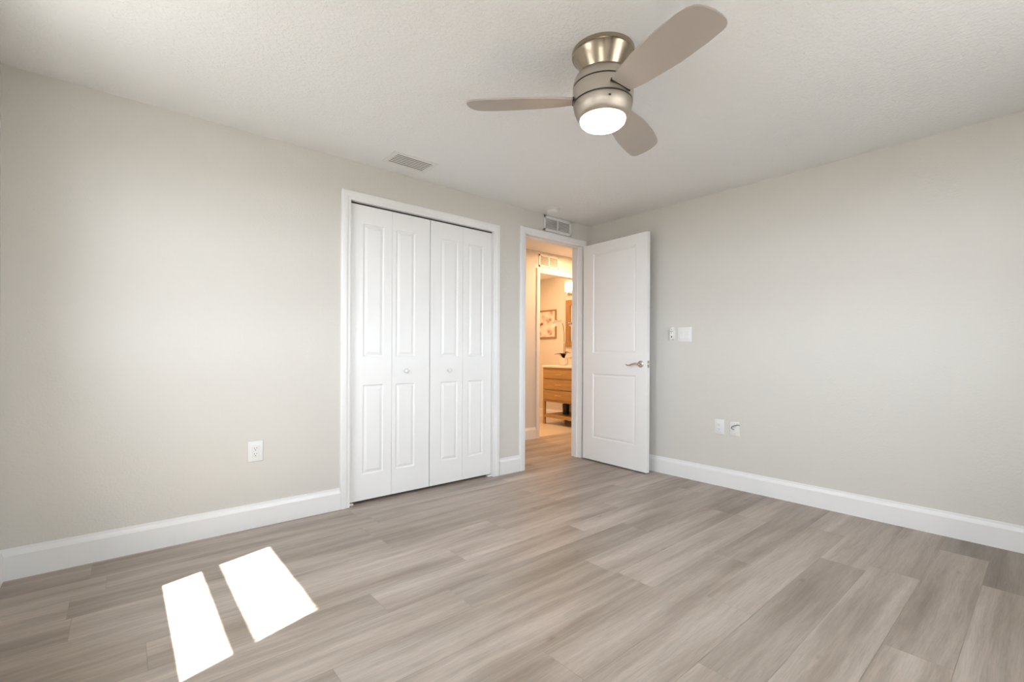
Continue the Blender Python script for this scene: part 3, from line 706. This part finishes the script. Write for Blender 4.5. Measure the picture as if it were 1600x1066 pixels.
def orchid_stem(pts, cut):
    P = spline(pts, 8); bm = bmesh.new(); tube(bm, P, .0045, 8); st = link('stem', bm, 'stem', orc, smooth=True)
    for f in cut:
        i = int(f * (len(P) - 1)); c = P[i] + Vector((rnd.uniform(-.012, .012), rnd.uniform(-.012, .012), -.012))
        blossom(c, .037, st, (-.66 + rnd.uniform(-.3, .3), -.7, rnd.uniform(-.25, .2)))
orchid_stem([(0, 0, .10), IL * -.006 + Vector((0, 0, .35)), IL * .002 + Vector((0, 0, .54)), IL * .03 + Vector((0, 0, .625)), IL * .09 + Vector((0, 0, .64)), IL * .15 + Vector((0, 0, .60))], (.70, .80, .90, 1.0))
orchid_stem([(.01, -.01, .10), IL * -.03 + Vector((0, 0, .35)), IL * -.035 + Vector((0, 0, .50)), IL * -.07 + Vector((0, 0, .60)), IL * -.12 + Vector((0, 0, .61)), IL * -.17 + Vector((0, 0, .55))], (.74, .84, .92, 1.0))
o = tag(empty('waste_bin', (4.99, 4.645, .143)), 'small dark bin on the open shelf of the vanity', 'bin')
bm = bmesh.new(); lathe(bm, [(0, 0), (.045, 0), (.052, .15), (.049, .15), (.043, .004), (0, .004)], 28); link('bin_body', bm, 'bin', o, smooth=True)
# picture
def framed(name, y0, y1, z0, z1, fw, ft, glassmat, inner, label, cat):
    o = tag(empty(name, (XBA, (y0 + y1) / 2, (z0 + z1) / 2)), label, cat)
    hw, hh = (y1 - y0) / 2, (z1 - z0) / 2
    bm = bmesh.new()
    for a in ((-hw, hw, hh - fw, hh), (-hw, hw, -hh, -hh + fw), (-hw, -hw + fw, -hh + fw, hh - fw), (hw - fw, hw, -hh + fw, hh - fw)): box(bm, -ft, 0, *a, bev=.002)
    link('frame', bm, 'frameoak', o)
    bm = bmesh.new(); box(bm, -ft * .45, -ft * .3, -hw + fw - .002, hw - fw + .002, -hh + fw - .002, hh - fw + .002); link(inner, bm, glassmat, o)
    return o
framed('framed_picture', 5.10, 5.56, 1.275, 1.73, .022, .025, 'print', 'print', 'floral print in a thin oak frame on the bathroom wall', 'picture')
framed('wall_mirror', 4.26, 4.885, 1.135, 1.85, .085, .03, 'mirror', 'mirror_glass', 'wood-framed mirror above the bathroom vanity', 'mirror')
o = tag(empty('wall_sconce', (XBA, 4.62, 1.955)), 'lit glass vanity light above the wood-framed mirror', 'wall light')
bm = bmesh.new(); box(bm, -.02, 0, -.24, .24, -.03, .03, .004); link('back_plate', bm, 'chrome', o)
for y in (.19, .095, 0, -.095, -.19):
    bm = bmesh.new(); tube(bm, [(-.018, y, 0), (-.075, y, 0)], .007, 10); tube(bm, [(-.075, y, -.02), (-.075, y, .02)], .014, 14); arm = link('arm', bm, 'chrome', o, smooth=True)
    bm = bmesh.new(); lathe(bm, [(0, .020), (.034, .020), (.034, .150), (.031, .150), (.031, .024), (0, .024)], 24, (-.075, y, 0)); link('glass_shade', bm, 'shade', arm, smooth=True)
# hall wall vent over the bathroom doorway
o = tag(empty('hall_vent', (4.06, YH1, 2.166)), 'two-bank vent on the hall wall over the bathroom doorway', 'vent')
w_, h_ = .34, .15
bm = bmesh.new()
for a in ((-w_ / 2, w_ / 2, h_ / 2 - .02, h_ / 2), (-w_ / 2, w_ / 2, -h_ / 2, -h_ / 2 + .02), (-w_ / 2, -w_ / 2 + .02, -h_ / 2, h_ / 2), (w_ / 2 - .02, w_ / 2, -h_ / 2, h_ / 2), (-.009, .009, -h_ / 2, h_ / 2)): box(bm, a[0], a[1], -.008, 0, a[2], a[3], bev=.0015)
link('vent_frame', bm, 'plastic', o)
for s in (-1, 1):
    bm = bmesh.new(); a, b = (.009, w_ / 2 - .02) if s > 0 else (-w_ / 2 + .02, -.009)
    for k in range(8):
        z = -h_ / 2 + .022 + k * .0145
        box(bm, a, b, -.004, -.001, z, z + .005)
    link('louvre_bank', bm, 'wall', o)
bm = bmesh.new(); box(bm, -w_ / 2 + .015, w_ / 2 - .015, -.0008, -.0002, -h_ / 2 + .015, h_ / 2 - .015); link('vent_backing', bm, 'duct', o)

WARM = (1.0, 0.60, 0.32)
lamp('bathroom_sconce_light', 'POINT', (5.08, 4.62, 2.05), 8, WARM, .06)
lamp('bathroom_ceiling_light', 'AREA', (4.2, 4.9, 2.22), 30, WARM, .4)  # added fill for the vanity front, no fixture behind it
lamp('hall_ceiling_light', 'AREA', (4.25, 3.62, 2.26), 28, WARM, .3)
